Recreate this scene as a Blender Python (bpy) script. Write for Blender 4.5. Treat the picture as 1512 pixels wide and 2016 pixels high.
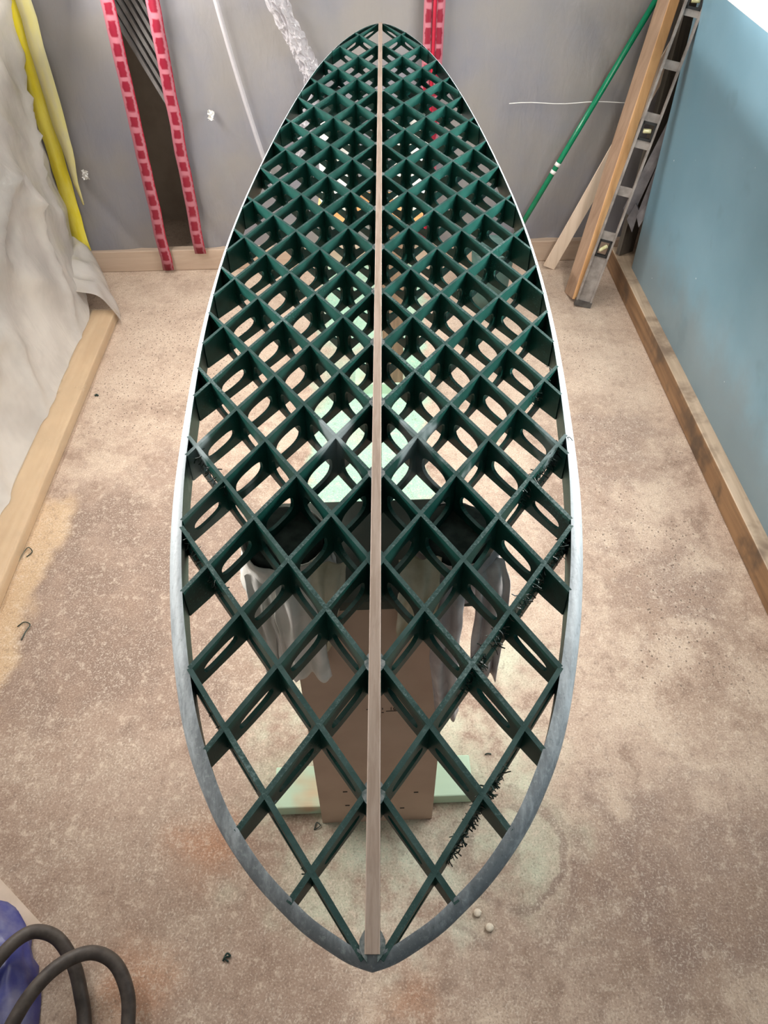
import bpy, math, random
from mathutils import Vector, Matrix, noise

for _o in list(bpy.data.objects):
    bpy.data.objects.remove(_o, do_unlink=True)
S = bpy.context.scene
C = S.collection
PI = math.pi

# ------------------------------------------------------------------ camera
H = 1.62
CAMX = 0.01455
PITCH, YAW, ROLL = 0.80328, -0.006253, -0.008101
F_PX = 1499.8
fw = Vector((math.sin(YAW)*math.cos(PITCH), math.cos(YAW)*math.cos(PITCH), -math.sin(PITCH)))
rt = Vector((math.cos(YAW), -math.sin(YAW), 0))
up = rt.cross(fw)
rt, up = math.cos(ROLL)*rt + math.sin(ROLL)*up, -math.sin(ROLL)*rt + math.cos(ROLL)*up
cd = bpy.data.cameras.new('camera')
cam = bpy.data.objects.new('camera', cd)
C.objects.link(cam)
M3 = Matrix((rt, up, -fw)).transposed()
cam.matrix_world = Matrix.Translation((CAMX, 0, H)) @ M3.to_4x4()
cd.sensor_fit = 'VERTICAL'
cd.sensor_height = 24.0
cd.sensor_width = 18.0
cd.lens = F_PX/2016*24.0
cd.clip_start = 0.02
S.camera = cam

# ------------------------------------------------------------------ world, exposure
S.view_settings.view_transform = 'Standard'
S.view_settings.look = 'None'
S.view_settings.exposure = -0.10
S.view_settings.gamma = 1.0
S.view_settings.use_curve_mapping = False
W_ = bpy.data.worlds.new('world'); S.world = W_
W_.use_nodes = True
W_.node_tree.nodes['Background'].inputs[0].default_value = (1.0, 0.97, 0.94, 1)
W_.node_tree.nodes['Background'].inputs[1].default_value = 0.28
S.cycles.use_light_tree = False; S.cycles.adaptive_threshold = .12
S.cycles.max_bounces = 5; S.cycles.diffuse_bounces = 3; S.cycles.glossy_bounces = 2; S.cycles.transmission_bounces = 2
S.cycles.transparent_max_bounces = 6; S.cycles.caustics_reflective = False; S.cycles.caustics_refractive = False
TUBE_L, TUBE_R, CEIL_FILL = 44.0, 39.0, 8.0      # watts of the wall tubes and the added ceiling fill

# ------------------------------------------------------------------ helpers
def lin(r, g, b):
    f = lambda c: (c/255/12.92 if c/255 <= .04045 else ((c/255+.055)/1.055)**2.4)
    return (f(r), f(g), f(b), 1)

def mesh(name, verts, faces, mats, parent=None, fm=None, smooth=False, loc=None):
    """one mesh object; verts in world coordinates, stored relative to loc (or to the parent's location)"""
    base = Vector(loc or (0, 0, 0)); q = parent
    if q is not None: base = Vector((0, 0, 0))
    while q is not None: base += Vector(q.location); q = q.parent
    me = bpy.data.meshes.new(name)
    me.from_pydata([Vector(v)-base for v in verts], [], faces)
    for m in (mats if isinstance(mats, (list, tuple)) else [mats]):
        me.materials.append(m)
    if fm is not None:
        me.polygons.foreach_set('material_index', fm)
    if smooth:
        me.polygons.foreach_set('use_smooth', [True]*len(me.polygons))
    me.update()
    o = bpy.data.objects.new(name, me)
    C.objects.link(o)
    if parent is not None:
        o.parent = parent
    else:
        o.location = base
    return o

def empty(name, loc, label, cat, group=None):
    o = bpy.data.objects.new(name, None); C.objects.link(o)
    o.location = loc; o.empty_display_size = .05
    return tag(o, label, cat, group)

def tag(o, label=None, cat=None, group=None, kind=None):
    if label: o['label'] = label
    if cat: o['category'] = cat
    if group: o['group'] = group
    if kind: o['kind'] = kind
    return o

def bevel(o, w=.004, seg=2):
    m = o.modifiers.new('bevel', 'BEVEL'); m.width = w; m.segments = seg; m.limit_method = 'ANGLE'
    m.angle_limit = math.radians(40)
    return o

class MB:
    """collects shapes into one mesh"""
    def __init__(s): s.v = []; s.f = []; s.m = []
    def add(s, v, f, m=0):
        b = len(s.v); s.v += [Vector(p) for p in v]; s.f += [tuple(i+b for i in q) for q in f]; s.m += [m]*len(f)
        return s
    def box(s, c, d, M=None, m=0):
        x, y, z = (k/2 for k in d)
        v = [Vector((a*x, b*y, e*z)) for a in (-1, 1) for b in (-1, 1) for e in (-1, 1)]
        if M: v = [M @ p for p in v]
        v = [p+Vector(c) for p in v]
        return s.add(v, [(0, 1, 3, 2), (4, 6, 7, 5), (0, 4, 5, 1), (2, 3, 7, 6), (0, 2, 6, 4), (1, 5, 7, 3)], m)
    def hexa(s, p, m=0):
        """8 points: bottom ring 4, top ring 4"""
        return s.add(p, [(3, 2, 1, 0), (4, 5, 6, 7), (0, 1, 5, 4), (1, 2, 6, 5), (2, 3, 7, 6), (3, 0, 4, 7)], m)
    def tube(s, pts, r, n=10, m=0, cap=True):
        pts = [Vector(p) for p in pts]
        R = r if callable(r) else (lambda t: r)
        ref = None; rings = []
        for i, p in enumerate(pts):
            d = (pts[min(i+1, len(pts)-1)]-pts[max(i-1, 0)]).normalized()
            if ref is None:
                ref = d.orthogonal().normalized()
            ref = (ref-d*ref.dot(d)).normalized(); q = d.cross(ref)
            rr = R(i/max(1, len(pts)-1))
            rings.append([p+(ref*math.cos(a)+q*math.sin(a))*rr for a in (2*PI*k/n for k in range(n))])
        v = [p for g in rings for p in g]; f = []
        for i in range(len(rings)-1):
            for k in range(n):
                f.append((i*n+k, i*n+(k+1) % n, (i+1)*n+(k+1) % n, (i+1)*n+k))
        if cap:
            f.append(tuple(range(n-1, -1, -1))); f.append(tuple((len(rings)-1)*n+k for k in range(n)))
        return s.add(v, f, m)
    def build(s, name, mats, parent=None, smooth=False, loc=None):
        return mesh(name, s.v, s.f, mats, parent, s.m, smooth, loc)

def catmull(P, n=8):
    P = [Vector(p) for p in P]; out = []
    for i in range(len(P)-1):
        a, b, c, d = P[max(i-1, 0)], P[i], P[i+1], P[min(i+2, len(P)-1)]
        for k in range(n):
            t = k/n
            out.append(.5*((2*b)+(c-a)*t+(2*a-5*b+4*c-d)*t*t+(3*b-a-3*c+d)*t**3))
    out.append(P[-1])
    return out

def grid(fn, nu, nv):
    v = [Vector(fn(i/nu, j/nv)) for j in range(nv+1) for i in range(nu+1)]
    f = [(j*(nu+1)+i, j*(nu+1)+i+1, (j+1)*(nu+1)+i+1, (j+1)*(nu+1)+i) for j in range(nv) for i in range(nu)]
    return v, f

def nz(x, y, z=0.0): return noise.noise((x, y, z))
def ridged(x, y, z=0.0): return 1-abs(noise.noise((x, y, z)))*2

# ------------------------------------------------------------------ materials
class NT:
    def __init__(s, name):
        s.mat = bpy.data.materials.new(name); s.mat.use_nodes = True
        s.t = s.mat.node_tree; s.t.nodes.clear()
        s.out = s.n('ShaderNodeOutputMaterial')
    def n(s, typ, **kw):
        nd = s.t.nodes.new(typ)
        for k, v in kw.items(): setattr(nd, k, v)
        return nd
    def put(s, sock, val):
        if isinstance(val, bpy.types.NodeSocket): s.t.links.new(val, sock)
        elif val is not None: sock.default_value = val
    def coord(s, kind='Object'): return s.n('ShaderNodeTexCoord').outputs[kind]
    def mapping(s, vec, scale=(1, 1, 1), rot=(0, 0, 0), loc=(0, 0, 0)):
        m = s.n('ShaderNodeMapping'); s.put(m.inputs['Vector'], vec)
        m.inputs['Scale'].default_value = scale; m.inputs['Rotation'].default_value = rot; m.inputs['Location'].default_value = loc
        return m.outputs[0]
    def noise(s, vec, scale, detail=4, rough=.55, dist=0, dim='3D'):
        m = s.n('ShaderNodeTexNoise', noise_dimensions=dim); s.put(m.inputs['Vector'], vec)
        m.inputs['Scale'].default_value = scale; m.inputs['Detail'].default_value = detail
        m.inputs['Roughness'].default_value = rough; m.inputs['Distortion'].default_value = dist
        return m.outputs['Fac']
    def ramp(s, fac, lo, hi):
        m = s.n('ShaderNodeMapRange', interpolation_type='SMOOTHSTEP'); s.put(m.inputs[0], fac)
        m.inputs[1].default_value = lo; m.inputs[2].default_value = hi
        return m.outputs[0]
    def math(s, op, a, b=None):
        m = s.n('ShaderNodeMath', operation=op); s.put(m.inputs[0], a)
        if b is not None: s.put(m.inputs[1], b)
        return m.outputs[0]
    def mix(s, fac, a, b, blend='MIX'):
        m = s.n('ShaderNodeMix', data_type='RGBA', blend_type=blend)
        s.put(m.inputs[0], fac); s.put(m.inputs[6], a); s.put(m.inputs[7], b)
        return m.outputs[2]
    def xyz(s, vec):
        m = s.n('ShaderNodeSeparateXYZ'); s.put(m.inputs[0], vec); return m.outputs
    def box(s, v, x0, x1, y0, y1, soft):
        """soft rectangle mask on the XY of vec"""
        x, y = v[0], v[1]
        a = s.ramp(x, x0-soft, x0+soft); b = s.ramp(x, x1+soft, x1-soft)
        c = s.ramp(y, y0-soft, y0+soft); d = s.ramp(y, y1+soft, y1-soft)
        return s.math('MULTIPLY', s.math('MULTIPLY', a, b), s.math('MULTIPLY', c, d))
    def bump(s, h, strength=.3, dist=.002):
        m = s.n('ShaderNodeBump'); s.put(m.inputs['Height'], h)
        m.inputs['Strength'].default_value = strength; m.inputs['Distance'].default_value = dist
        return m.outputs[0]
    def principled(s, col, rough=.5, normal=None, link=True, **kw):
        p = s.n('ShaderNodeBsdfPrincipled'); s.put(p.inputs['Base Color'], col); s.put(p.inputs['Roughness'], rough)
        if normal is not None: s.put(p.inputs['Normal'], normal)
        for k, v in kw.items(): s.put(p.inputs[k.replace('_', ' ')], v)
        if link: s.t.links.new(p.outputs[0], s.out.inputs[0])
        return p.outputs[0]

def m_plain(name, a, b=None, scale=30, rough=.6, bump=0., lo=.35, hi=.65, stretch=(1, 1, 1), **kw):
    t = NT(name); v = t.mapping(t.coord(), stretch)
    n1 = t.noise(v, scale, 5)
    col = t.mix(t.ramp(n1, lo, hi), a, b or a)
    nm = t.bump(n1, bump) if bump else None
    t.principled(col, rough, nm, **kw)
    return t.mat

def m_wood(name, a, b, axis=2, rough=.6, scale=18, dirt=None):
    t = NT(name); st = [1, 1, 1]; st[axis] = .06
    v = t.mapping(t.coord(), tuple(st))
    g = t.noise(v, scale*3, 6, .6, .6)
    col = t.mix(t.ramp(g, .3, .7), a, b)
    if dirt:
        col = t.mix(t.ramp(t.noise(t.coord(), 7, 4), .48, .68), col, dirt)
    t.principled(col, rough, t.bump(g, .25, .001))
    return t.mat

def m_film(name, tint, alpha, rough=.25, haze=.5, var=6, dark=None):
    """thin plastic sheeting: partly clear, partly milky, glossy"""
    t = NT(name)
    n1 = t.noise(t.coord(), var, 4)
    col = t.mix(t.ramp(n1, .3, .7), tint, dark or tint)
    wr = t.noise(t.mapping(t.coord(), (1, 1, .35)), 26, 5, .6, .8)
    nm = t.bump(wr, .35, .006)
    d = t.principled(col, rough, nm, link=False, Specular_IOR_Level=.6)
    tl = t.n('ShaderNodeBsdfTranslucent'); t.put(tl.inputs[0], col)
    tr = t.n('ShaderNodeBsdfTransparent')
    m1 = t.n('ShaderNodeMixShader'); m1.inputs[0].default_value = haze
    t.t.links.new(d, m1.inputs[1]); t.t.links.new(tl.outputs[0], m1.inputs[2])
    m2 = t.n('ShaderNodeMixShader')
    t.put(m2.inputs[0], t.math('ADD', t.math('MULTIPLY', t.ramp(n1, .3, .7), .12), 1-alpha-.06))
    t.t.links.new(m1.outputs[0], m2.inputs[1]); t.t.links.new(tr.outputs[0], m2.inputs[2])
    t.t.links.new(m2.outputs[0], t.out.inputs[0])
    return t.mat

MAT = {}
# dark green printed plastic, faces and sanded edges
def m_printed(name, a, b, dust_shade, rough=.42, dust_lo=.6, dust_hi=.8, seam=True, layer=1400):
    t = NT(name); co = t.coord(); v = t.xyz(co)
    n1 = t.noise(co, 35, 1, .6)
    col = t.mix(t.ramp(n1, .3, .7), a, b)
    n2 = t.noise(co, 300, 2, .7)
    n3 = t.noise(co, 9, 1)
    d = t.ramp(t.math('ADD', t.math('MULTIPLY', n2, .55), t.math('MULTIPLY', n3, .45)), dust_lo, dust_hi)
    col = t.mix(d, col, dust_shade)
    if seam:   # pale filler where the two printed halves are joined
        yb = t.math('ADD', v[1], t.math('MULTIPLY', n1, .10))
        band = t.math('MULTIPLY', t.ramp(yb, -.475, -.450), t.ramp(yb, -.385, -.410))
        band = t.math('MULTIPLY', band, t.ramp(n3, .46, .58))
        col = t.mix(t.math('MULTIPLY', band, .6), col, lin(180, 192, 196))
    w = t.n('ShaderNodeTexWave', wave_type='BANDS', bands_direction='Z')
    t.put(w.inputs['Vector'], co); w.inputs['Scale'].default_value = layer/6.28; w.inputs['Distortion'].default_value = 1.5
    t.principled(col, rough, t.bump(t.math('ADD', w.outputs['Fac'], t.math('MULTIPLY', n2, 1.2)), .25, .0006), Specular_IOR_Level=.22)
    return t.mat
MAT['green'] = m_printed('printed_green', (.006, .056, .045, 1), (.010, .078, .064, 1), lin(70, 135, 125), dust_lo=.60, dust_hi=.80)
MAT['green_top'] = m_printed('sanded_green', (.026, .068, .062, 1), (.050, .100, .094, 1), lin(125, 146, 145), dust_lo=.50, dust_hi=.78, rough=.6)
def m_rail():
    t = NT('sanded_rail'); co = t.coord(); v = t.xyz(co)
    n1 = t.noise(t.mapping(co, (2.6, .5, 2.6)), 22, 4, .75)
    n2 = t.noise(co, 190, 4, .7)
    tail_tone = t.math('ADD', v[1], t.math('MULTIPLY', n1, 1.1))   # rail colour darkens towards the tail end
    col = t.mix(t.ramp(tail_tone, -.60, -.04), (.19, .215, .235, 1), (.52, .58, .62, 1))
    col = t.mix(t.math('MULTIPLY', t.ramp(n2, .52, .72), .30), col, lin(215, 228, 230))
    col = t.mix(t.math('MULTIPLY', t.ramp(n2, .42, .30), .35), col, (.04, .09, .09, 1))
    t.principled(col, .55, t.bump(n2, .2, .0006))
    return t.mat
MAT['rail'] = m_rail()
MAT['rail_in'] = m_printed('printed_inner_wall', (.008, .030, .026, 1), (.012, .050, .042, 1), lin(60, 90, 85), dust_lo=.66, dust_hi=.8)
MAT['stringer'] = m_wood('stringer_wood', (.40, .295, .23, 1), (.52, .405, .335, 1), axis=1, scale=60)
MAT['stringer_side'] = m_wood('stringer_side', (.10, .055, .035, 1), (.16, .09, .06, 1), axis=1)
MAT['glue'] = m_plain('glue', lin(92, 108, 108), lin(150, 156, 156), 160, .5, .2)
MAT['strand'] = m_plain('strand', (.004, .018, .014, 1), (.01, .04, .03, 1), 90, .4)
MAT['mdf'] = m_plain('mdf', (.47, .335, .25, 1), (.53, .385, .29, 1), 9, .65, .05)
MAT['dark_top'] = m_plain('dark_green_top', (.045, .060, .045, 1), (.07, .08, .06, 1), 14, .7, .1)
MAT['mdf_edge'] = m_plain('mdf_edge', (.36, .25, .17, 1), (.42, .30, .21, 1), 40, .7)
MAT['ink'] = m_plain('ink', (.02, .016, .014, 1), None, 30, .6)
def m_overspray(name, a, b, mint, lo=.42, hi=.6):
    t = NT(name); co = t.coord()
    g = t.noise(t.mapping(co, (.1, 1, 1)), 60, 5)
    col = t.mix(t.ramp(g, .3, .7), a, b)
    col = t.mix(t.math('MULTIPLY', t.ramp(t.noise(co, 5, 3), lo, hi), .85), col, mint)
    t.principled(col, .65, t.bump(g, .15, .001)); return t.mat
MINT = lin(190, 226, 200)
MAT['foot'] = m_overspray('foot_timber', lin(214, 184, 148), lin(196, 164, 128), MINT, .30, .44)
MAT['foam'] = m_plain('foam', (.012, .022, .018, 1), (.03, .045, .038, 1), 60, .9, .3)
MAT['rag'] = m_plain('rag', lin(222, 220, 212), lin(238, 234, 228), 22, .8, .35)
MAT['rag_grey'] = m_plain('rag_grey', lin(176, 168, 168), lin(210, 204, 202), 24, .6, .35)
MAT['bag'] = m_plain('bag', lin(192, 182, 152), lin(220, 214, 192), 18, .5, .4)
MAT['orange'] = m_wood('orange_wood', lin(232, 180, 122), lin(212, 156, 98), axis=0)
MAT['post'] = m_wood('post_wood', lin(150, 122, 98), lin(120, 96, 78), axis=2)
MAT['lumber_l'] = m_wood('pale_lumber', lin(226, 198, 164), lin(210, 178, 142), axis=1, scale=8)
MAT['lumber_r'] = m_wood('dirty_lumber', lin(150, 116, 82), lin(108, 80, 56), axis=1, scale=9, dirt=lin(88, 70, 54))
MAT['lumber_top'] = m_wood('dusty_lumber', lin(204, 182, 158), lin(168, 146, 122), axis=1, scale=9, dirt=lin(132, 112, 94))
MAT['lumber_b'] = m_wood('rear_lumber', lin(196, 174, 154), lin(180, 156, 136), axis=0, scale=8)
MAT['two4'] = m_wood('leaning_lumber', lin(178, 148, 124), lin(154, 124, 102), axis=2, scale=9)
MAT['two4_lit_edge'] = m_wood('leaning_lumber_lit_edge', lin(234, 184, 130), lin(214, 162, 110), axis=2, scale=9)  # lit look of the narrow edge painted into its colour
MAT['lath'] = m_wood('lath', lin(238, 216, 194), lin(224, 200, 176), axis=2)
MAT['pole'] = m_plain('green_pole', (.0, .17, .075, 1), (.0, .21, .095, 1), 20, .25)
MAT['white'] = m_plain('white', lin(226, 224, 220), None, 30, .5)
MAT['level'] = m_plain('level_metal', lin(128, 121, 116), lin(158, 150, 144), 26, .45, .1)
MAT['level_cap'] = m_plain('level_cap', lin(70, 66, 64), lin(92, 88, 84), 40, .6)
MAT['vial'] = m_plain('vial', lin(196, 190, 140), lin(226, 220, 180), 60, .15)
MAT['dark'] = m_plain('dark_frame', (.012, .012, .012, 1), (.02, .02, .02, 1), 30, .6)
MAT['flap'] = m_plain('grey_rubber', lin(118, 114, 118), lin(150, 146, 148), 16, .6, .2)
MAT['dirty_board'] = m_wood('dirty_board', lin(112, 104, 94), lin(78, 72, 66), axis=2)
MAT['hose'] = m_plain('hose', lin(62, 54, 50), lin(84, 76, 70), 40, .55, .15)
MAT['purple'] = m_plain('purple', lin(58, 62, 132), lin(128, 128, 158), 11, .35, .4, .42, .72)
MAT['card'] = m_plain('card', lin(214, 194, 176), lin(202, 182, 162), 20, .8)
MAT['teal'] = m_plain('teal_bin', (.045, .105, .092, 1), (.06, .125, .11, 1), 20, .45)
MAT['pebble'] = m_plain('pebble', lin(232, 218, 198), lin(206, 194, 176), 90, .8)
MAT['metal_grey'] = m_plain('grey_panel', lin(142, 138, 136), lin(120, 116, 114), 14, .5)
MAT['panel_dark'] = m_plain('panel_dark', lin(70, 66, 64), None, 14, .6)
MAT['housing'] = m_plain('lamp_housing', lin(225, 225, 222), None, 10, .5)
MAT['film_left'] = m_film('film_left', lin(240, 234, 226), .88, .22, .2, 3.5, lin(218, 212, 206))
MAT['film_rear'] = m_film('film_rear', lin(142, 142, 152), .90, .20, .2, 3.0, lin(164, 159, 156))
MAT['film_wrap'] = m_film('film_wrap', lin(214, 198, 172), .35, .25, .3, 5)
MAT['film_crumple'] = m_film('film_crumple', lin(214, 210, 214), .72, .12, .3, 14)
MAT['wall_dark'] = m_plain('wall_dark', lin(92, 84, 76), lin(70, 64, 58), 5, .9)
MAT['wall_rear'] = m_plain('wall_rear', lin(186, 174, 158), lin(168, 154, 138), 5, .9)
MAT['wall_left'] = m_plain('wall_left', lin(176, 164, 156), lin(150, 146, 140), 2.5, .9)
MAT['ceiling'] = m_plain('ceiling', lin(214, 212, 206), lin(204, 200, 194), 3, .9)
def m_tape(name, a, b, lo, hi, stretch):
    t = NT(name); n1 = t.noise(t.mapping(t.coord(), stretch), 10, 4, .6)
    t.principled(t.mix(t.ramp(n1, lo, hi), a, b), .35, t.bump(n1, .3, .003)); return t.mat
MAT['tape_y'] = m_tape('yellow_tape', lin(226, 208, 40), lin(236, 222, 96), .4, .65, (2, 2, .5))
MAT['tape_y_pale'] = m_tape('pale_yellow_tape', lin(214, 204, 134), lin(200, 192, 150), .4, .65, (2, 2, .5))
def m_zip():
    """pink tape with crimson adhesive blotches showing through in a row"""
    t = NT('zip_tape'); uv = t.coord('UV'); nn = t.n('ShaderNodeTexNoise'); t.put(nn.inputs['Vector'], t.mapping(uv, (1.2, 60, 1))); nn.inputs['Scale'].default_value = 1.0
    sh = t.n('ShaderNodeVectorMath', operation='MULTIPLY_ADD'); t.put(sh.inputs[0], nn.outputs['Color']); sh.inputs[1].default_value = (.30, .012, 0); t.put(sh.inputs[2], uv)
    sb = t.n('ShaderNodeVectorMath', operation='SUBTRACT'); t.put(sb.inputs[0], sh.outputs[0]); sb.inputs[1].default_value = (.15, .006, 0)
    co = sb.outputs[0]; v = t.xyz(co)
    wob = t.math('MULTIPLY', t.noise(t.mapping(co, (0, 9, 0)), 1.4, 2), .9)
    fr = t.math('FRACT', t.math('ADD', t.math('MULTIPLY', v[1], 17), wob))
    a = t.math('MULTIPLY', t.ramp(fr, .10, .20), t.ramp(fr, .92, .82))
    b = t.math('MULTIPLY', t.ramp(v[0], .14, .24), t.ramp(v[0], .80, .70))
    edge = t.ramp(v[0], .90, .95)
    col = t.mix(t.math('MULTIPLY', a, b), lin(176, 106, 118), lin(132, 20, 44))
    col = t.mix(edge, col, lin(172, 26, 54))
    t.principled(col, .35); return t.mat
MAT['zip'] = m_zip()
MAT['zip_red'] = m_plain('zip_red', lin(178, 26, 54), lin(164, 22, 48), 20, .35)
def m_blue():
    t = NT('blue_paint'); co = t.coord(); v = t.xyz(co)
    n1 = t.noise(co, 2.2, 4); n2 = t.noise(co, 8, 5, .6)
    col = t.mix(t.ramp(n1, .3, .7), lin(112, 150, 168), lin(126, 162, 180))
    # dust and the board's shade painted in together, stronger low on the wall
    zz = t.math('ADD', v[2], t.math('MULTIPLY', n2, .30))
    dust_shade = t.math('MULTIPLY', t.ramp(zz, .46, .22), .45)
    col = t.mix(dust_shade, col, lin(120, 118, 112))
    col = t.mix(t.math('MULTIPLY', t.ramp(t.noise(co, 5.5, 3), .60, .72), .25), col, lin(84, 110, 118))
    sp = t.n('ShaderNodeTexVoronoi'); t.put(sp.inputs['Vector'], co); sp.inputs['Scale'].default_value = 11
    col = t.mix(t.ramp(sp.outputs['Distance'], .035, .022), col, lin(220, 226, 226))
    t.principled(col, .38, t.bump(n2, .05, .003)); return t.mat
MAT['blue'] = m_blue()

def m_floor():
    t = NT('concrete_floor'); co = t.coord(); v = t.xyz(co)
    D2 = dict(dim='2D')
    nA = t.noise(co, 1.7, 2, .6, **D2); nB = t.noise(co, 7, 4, .65, **D2); nC = t.noise(co, 42, 3, .7, **D2); nD = t.noise(co, 240, 2, .7, **D2); nE = t.noise(co, 3.1, 2, **D2)
    # warped coordinates for stain edges
    wv = t.n('ShaderNodeVectorMath', operation='ADD'); nn = t.n('ShaderNodeTexNoise', noise_dimensions='2D'); t.put(nn.inputs['Vector'], co); nn.inputs['Scale'].default_value = 9; nn.inputs['Detail'].default_value = 2
    sc = t.n('ShaderNodeVectorMath', operation='MULTIPLY_ADD'); t.put(sc.inputs[0], nn.outputs['Color']); sc.inputs[1].default_value = (.10, .10, 0); sc.inputs[2].default_value = (-.05, -.05, 0)
    t.put(wv.inputs[0], co); t.put(wv.inputs[1], sc.outputs[0]); w = t.xyz(wv.outputs[0])
    wide = t.n('ShaderNodeVectorMath', operation='MULTIPLY_ADD'); t.put(wide.inputs[0], nn.outputs['Color']); wide.inputs[1].default_value = (.30, .30, 0); wide.inputs[2].default_value = (-.15, -.15, 0)
    wv2 = t.n('ShaderNodeVectorMath', operation='ADD'); t.put(wv2.inputs[0], co); t.put(wv2.inputs[1], wide.outputs[0]); w2 = t.xyz(wv2.outputs[0])
    c = t.mix(t.ramp(nA, .34, .66), lin(186, 163, 145), lin(170, 146, 128))
    c = t.mix(t.math('MULTIPLY', t.ramp(nB, .44, .66), .75), c, lin(202, 181, 161))
    c = t.mix(t.math('MULTIPLY', t.ramp(nB, .46, .30), .75), c, lin(146, 122, 106))
    # pale dust in front of the rear partition
    c = t.mix(t.math('MULTIPLY', t.ramp(w2[1], 1.75, 2.25), .45), c, lin(202, 180, 160))
    # darker ground on the left, with a straight inner border
    dk = t.math('MULTIPLY', t.ramp(w[0], -.95, -.91), t.box(w2, -1.3, -.38, .86, 1.66, .10))
    dk2 = t.box(w2, -1.02, .05, .45, 1.44, .09)
    dm = t.math('MULTIPLY', t.math('MAXIMUM', dk, t.math('MULTIPLY', dk2, .50)), t.ramp(nB, .20, .60))
    c = t.mix(t.math('MULTIPLY', dm, .80), c, lin(122, 100, 88))
    # yellowish dust along the left timber
    yd = t.box(w, -1.2, -.925, .7, 1.62, .03)
    c = t.mix(t.math('MULTIPLY', yd, .6), c, lin(208, 176, 134))
    # dark blotches on the right and in front
    for (x0, x1, y0, y1, k) in ((.46, .86, .34, .72, .6), (.10, .55, .30, .62, .32), (.60, .86, 1.70, 2.05, .55), (.66, .88, 1.15, 1.45, .55), (.45, .70, 1.45, 1.75, .35), (-.45, .0, .20, .45, .35), (-.75, -.58, 1.70, 1.86, .45)):
        m = t.math('MULTIPLY', t.box(w2, x0, x1, y0, y1, .06), t.ramp(nB, .28, .58))
        c = t.mix(t.math('MULTIPLY', m, k), c, lin(126, 102, 92))
    # rust
    for (x0, x1, y0, y1) in ((-.42, -.30, .55, .66), (.02, .08, .30, .37), (-.52, -.40, .30, .40)):
        c = t.mix(t.math('MULTIPLY', t.box(w, x0, x1, y0, y1, .05), .5), c, lin(188, 128, 88))
    # mint overspray under the work
    mm = t.math('MULTIPLY', t.box(w, -.235, .145, 1.05, 3.2, .018), t.ramp(nE, .22, .46))
    c = t.mix(t.math('MULTIPLY', mm, .93), c, lin(158, 206, 180))
    mh = t.math('MULTIPLY', t.box(w2, -.24, .36, .50, 1.1, .08), t.ramp(nB, .30, .62))
    c = t.mix(t.math('MULTIPLY', mh, .55), c, lin(206, 218, 192))
    c = t.mix(t.math('MULTIPLY', t.math('MULTIPLY', t.box(w2, .0, .14, .40, .62, .05), t.ramp(nB, .3, .6)), .45), c, lin(206, 216, 196))
    # rings left by cans
    for (cx, cy, r, k) in ((.275, .585, .105, .55), (.255, .56, .155, .3), (.205, .60, .07, .4)):
        dx = t.math('SUBTRACT', w[0], cx); dy = t.math('SUBTRACT', w[1], cy)
        d = t.math('SQRT', t.math('ADD', t.math('MULTIPLY', dx, dx), t.math('MULTIPLY', dy, dy)))
        ring = t.ramp(t.math('ABSOLUTE', t.math('SUBTRACT', d, r)), .014, .005)
        c = t.mix(t.math('MULTIPLY', t.math('MULTIPLY', ring, k), t.ramp(nB, .3, .55)), c, lin(126, 102, 92))
    # fine grain, dark pits, pale shavings
    c = t.mix(t.math('MULTIPLY', t.ramp(nC, .54, .72), .35), c, lin(222, 204, 184))
    c = t.mix(t.math('MULTIPLY', t.ramp(nC, .45, .28), .32), c, lin(118, 98, 86))
    c = t.mix(t.math('MULTIPLY', t.ramp(nD, .44, .28), .40), c, lin(96, 80, 70))
    c = t.mix(t.math('MULTIPLY', t.ramp(nD, .56, .72), .40), c, lin(232, 216, 198))
    for (scale, lo, hi, zone, colr) in ((58, .17, .11, 'far', lin(84, 68, 58)), (120, .13, .07, 'all', lin(100, 84, 74))):
        vo = t.n('ShaderNodeTexVoronoi', voronoi_dimensions='2D'); t.put(vo.inputs['Vector'], t.mapping(co, (1, .8, 1), (0, 0, .6))); vo.inputs['Scale'].default_value = scale
        pit = t.ramp(vo.outputs['Distance'], lo, hi)
        gate = t.math('MULTIPLY', t.ramp(nE, .46, .58), t.ramp(nC, .48, .54))
        if zone == 'far':
            gate = t.math('MAXIMUM', t.math('MULTIPLY', gate, t.box(w2, .45, .95, .95, 2.5, .1)), t.math('MULTIPLY', t.ramp(nC, .46, .52), t.box(w2, -1.0, -.45, 1.9, 2.75, .1)))
        c = t.mix(t.math('MULTIPLY', t.math('MULTIPLY', pit, gate), .75 if zone == 'far' else .4), c, colr)
    for k, rot in ((0, .4), (1, 1.5), (2, 2.6)):
        vo = t.n('ShaderNodeTexVoronoi', voronoi_dimensions='2D'); t.put(vo.inputs['Vector'], t.mapping(t.mapping(co, (1, 1, 1), (0, 0, rot), (k*3.1, 0, 0)), (1, .30, 1))); vo.inputs['Scale'].default_value = 95
        fl = t.ramp(vo.outputs['Distance'], .13, .07)
        fl = t.math('MULTIPLY', fl, t.ramp(nB, .40+.03*k, .54+.03*k))
        c = t.mix(t.math('MULTIPLY', fl, .32), c, lin(230, 216, 200))
    hgt = t.math('ADD', t.math('MULTIPLY', nC, .5), t.math('MULTIPLY', nD, .4))
    t.principled(c, .85, t.bump(hgt, .35, .003)); return t.mat
MAT['floor'] = m_floor()

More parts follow.
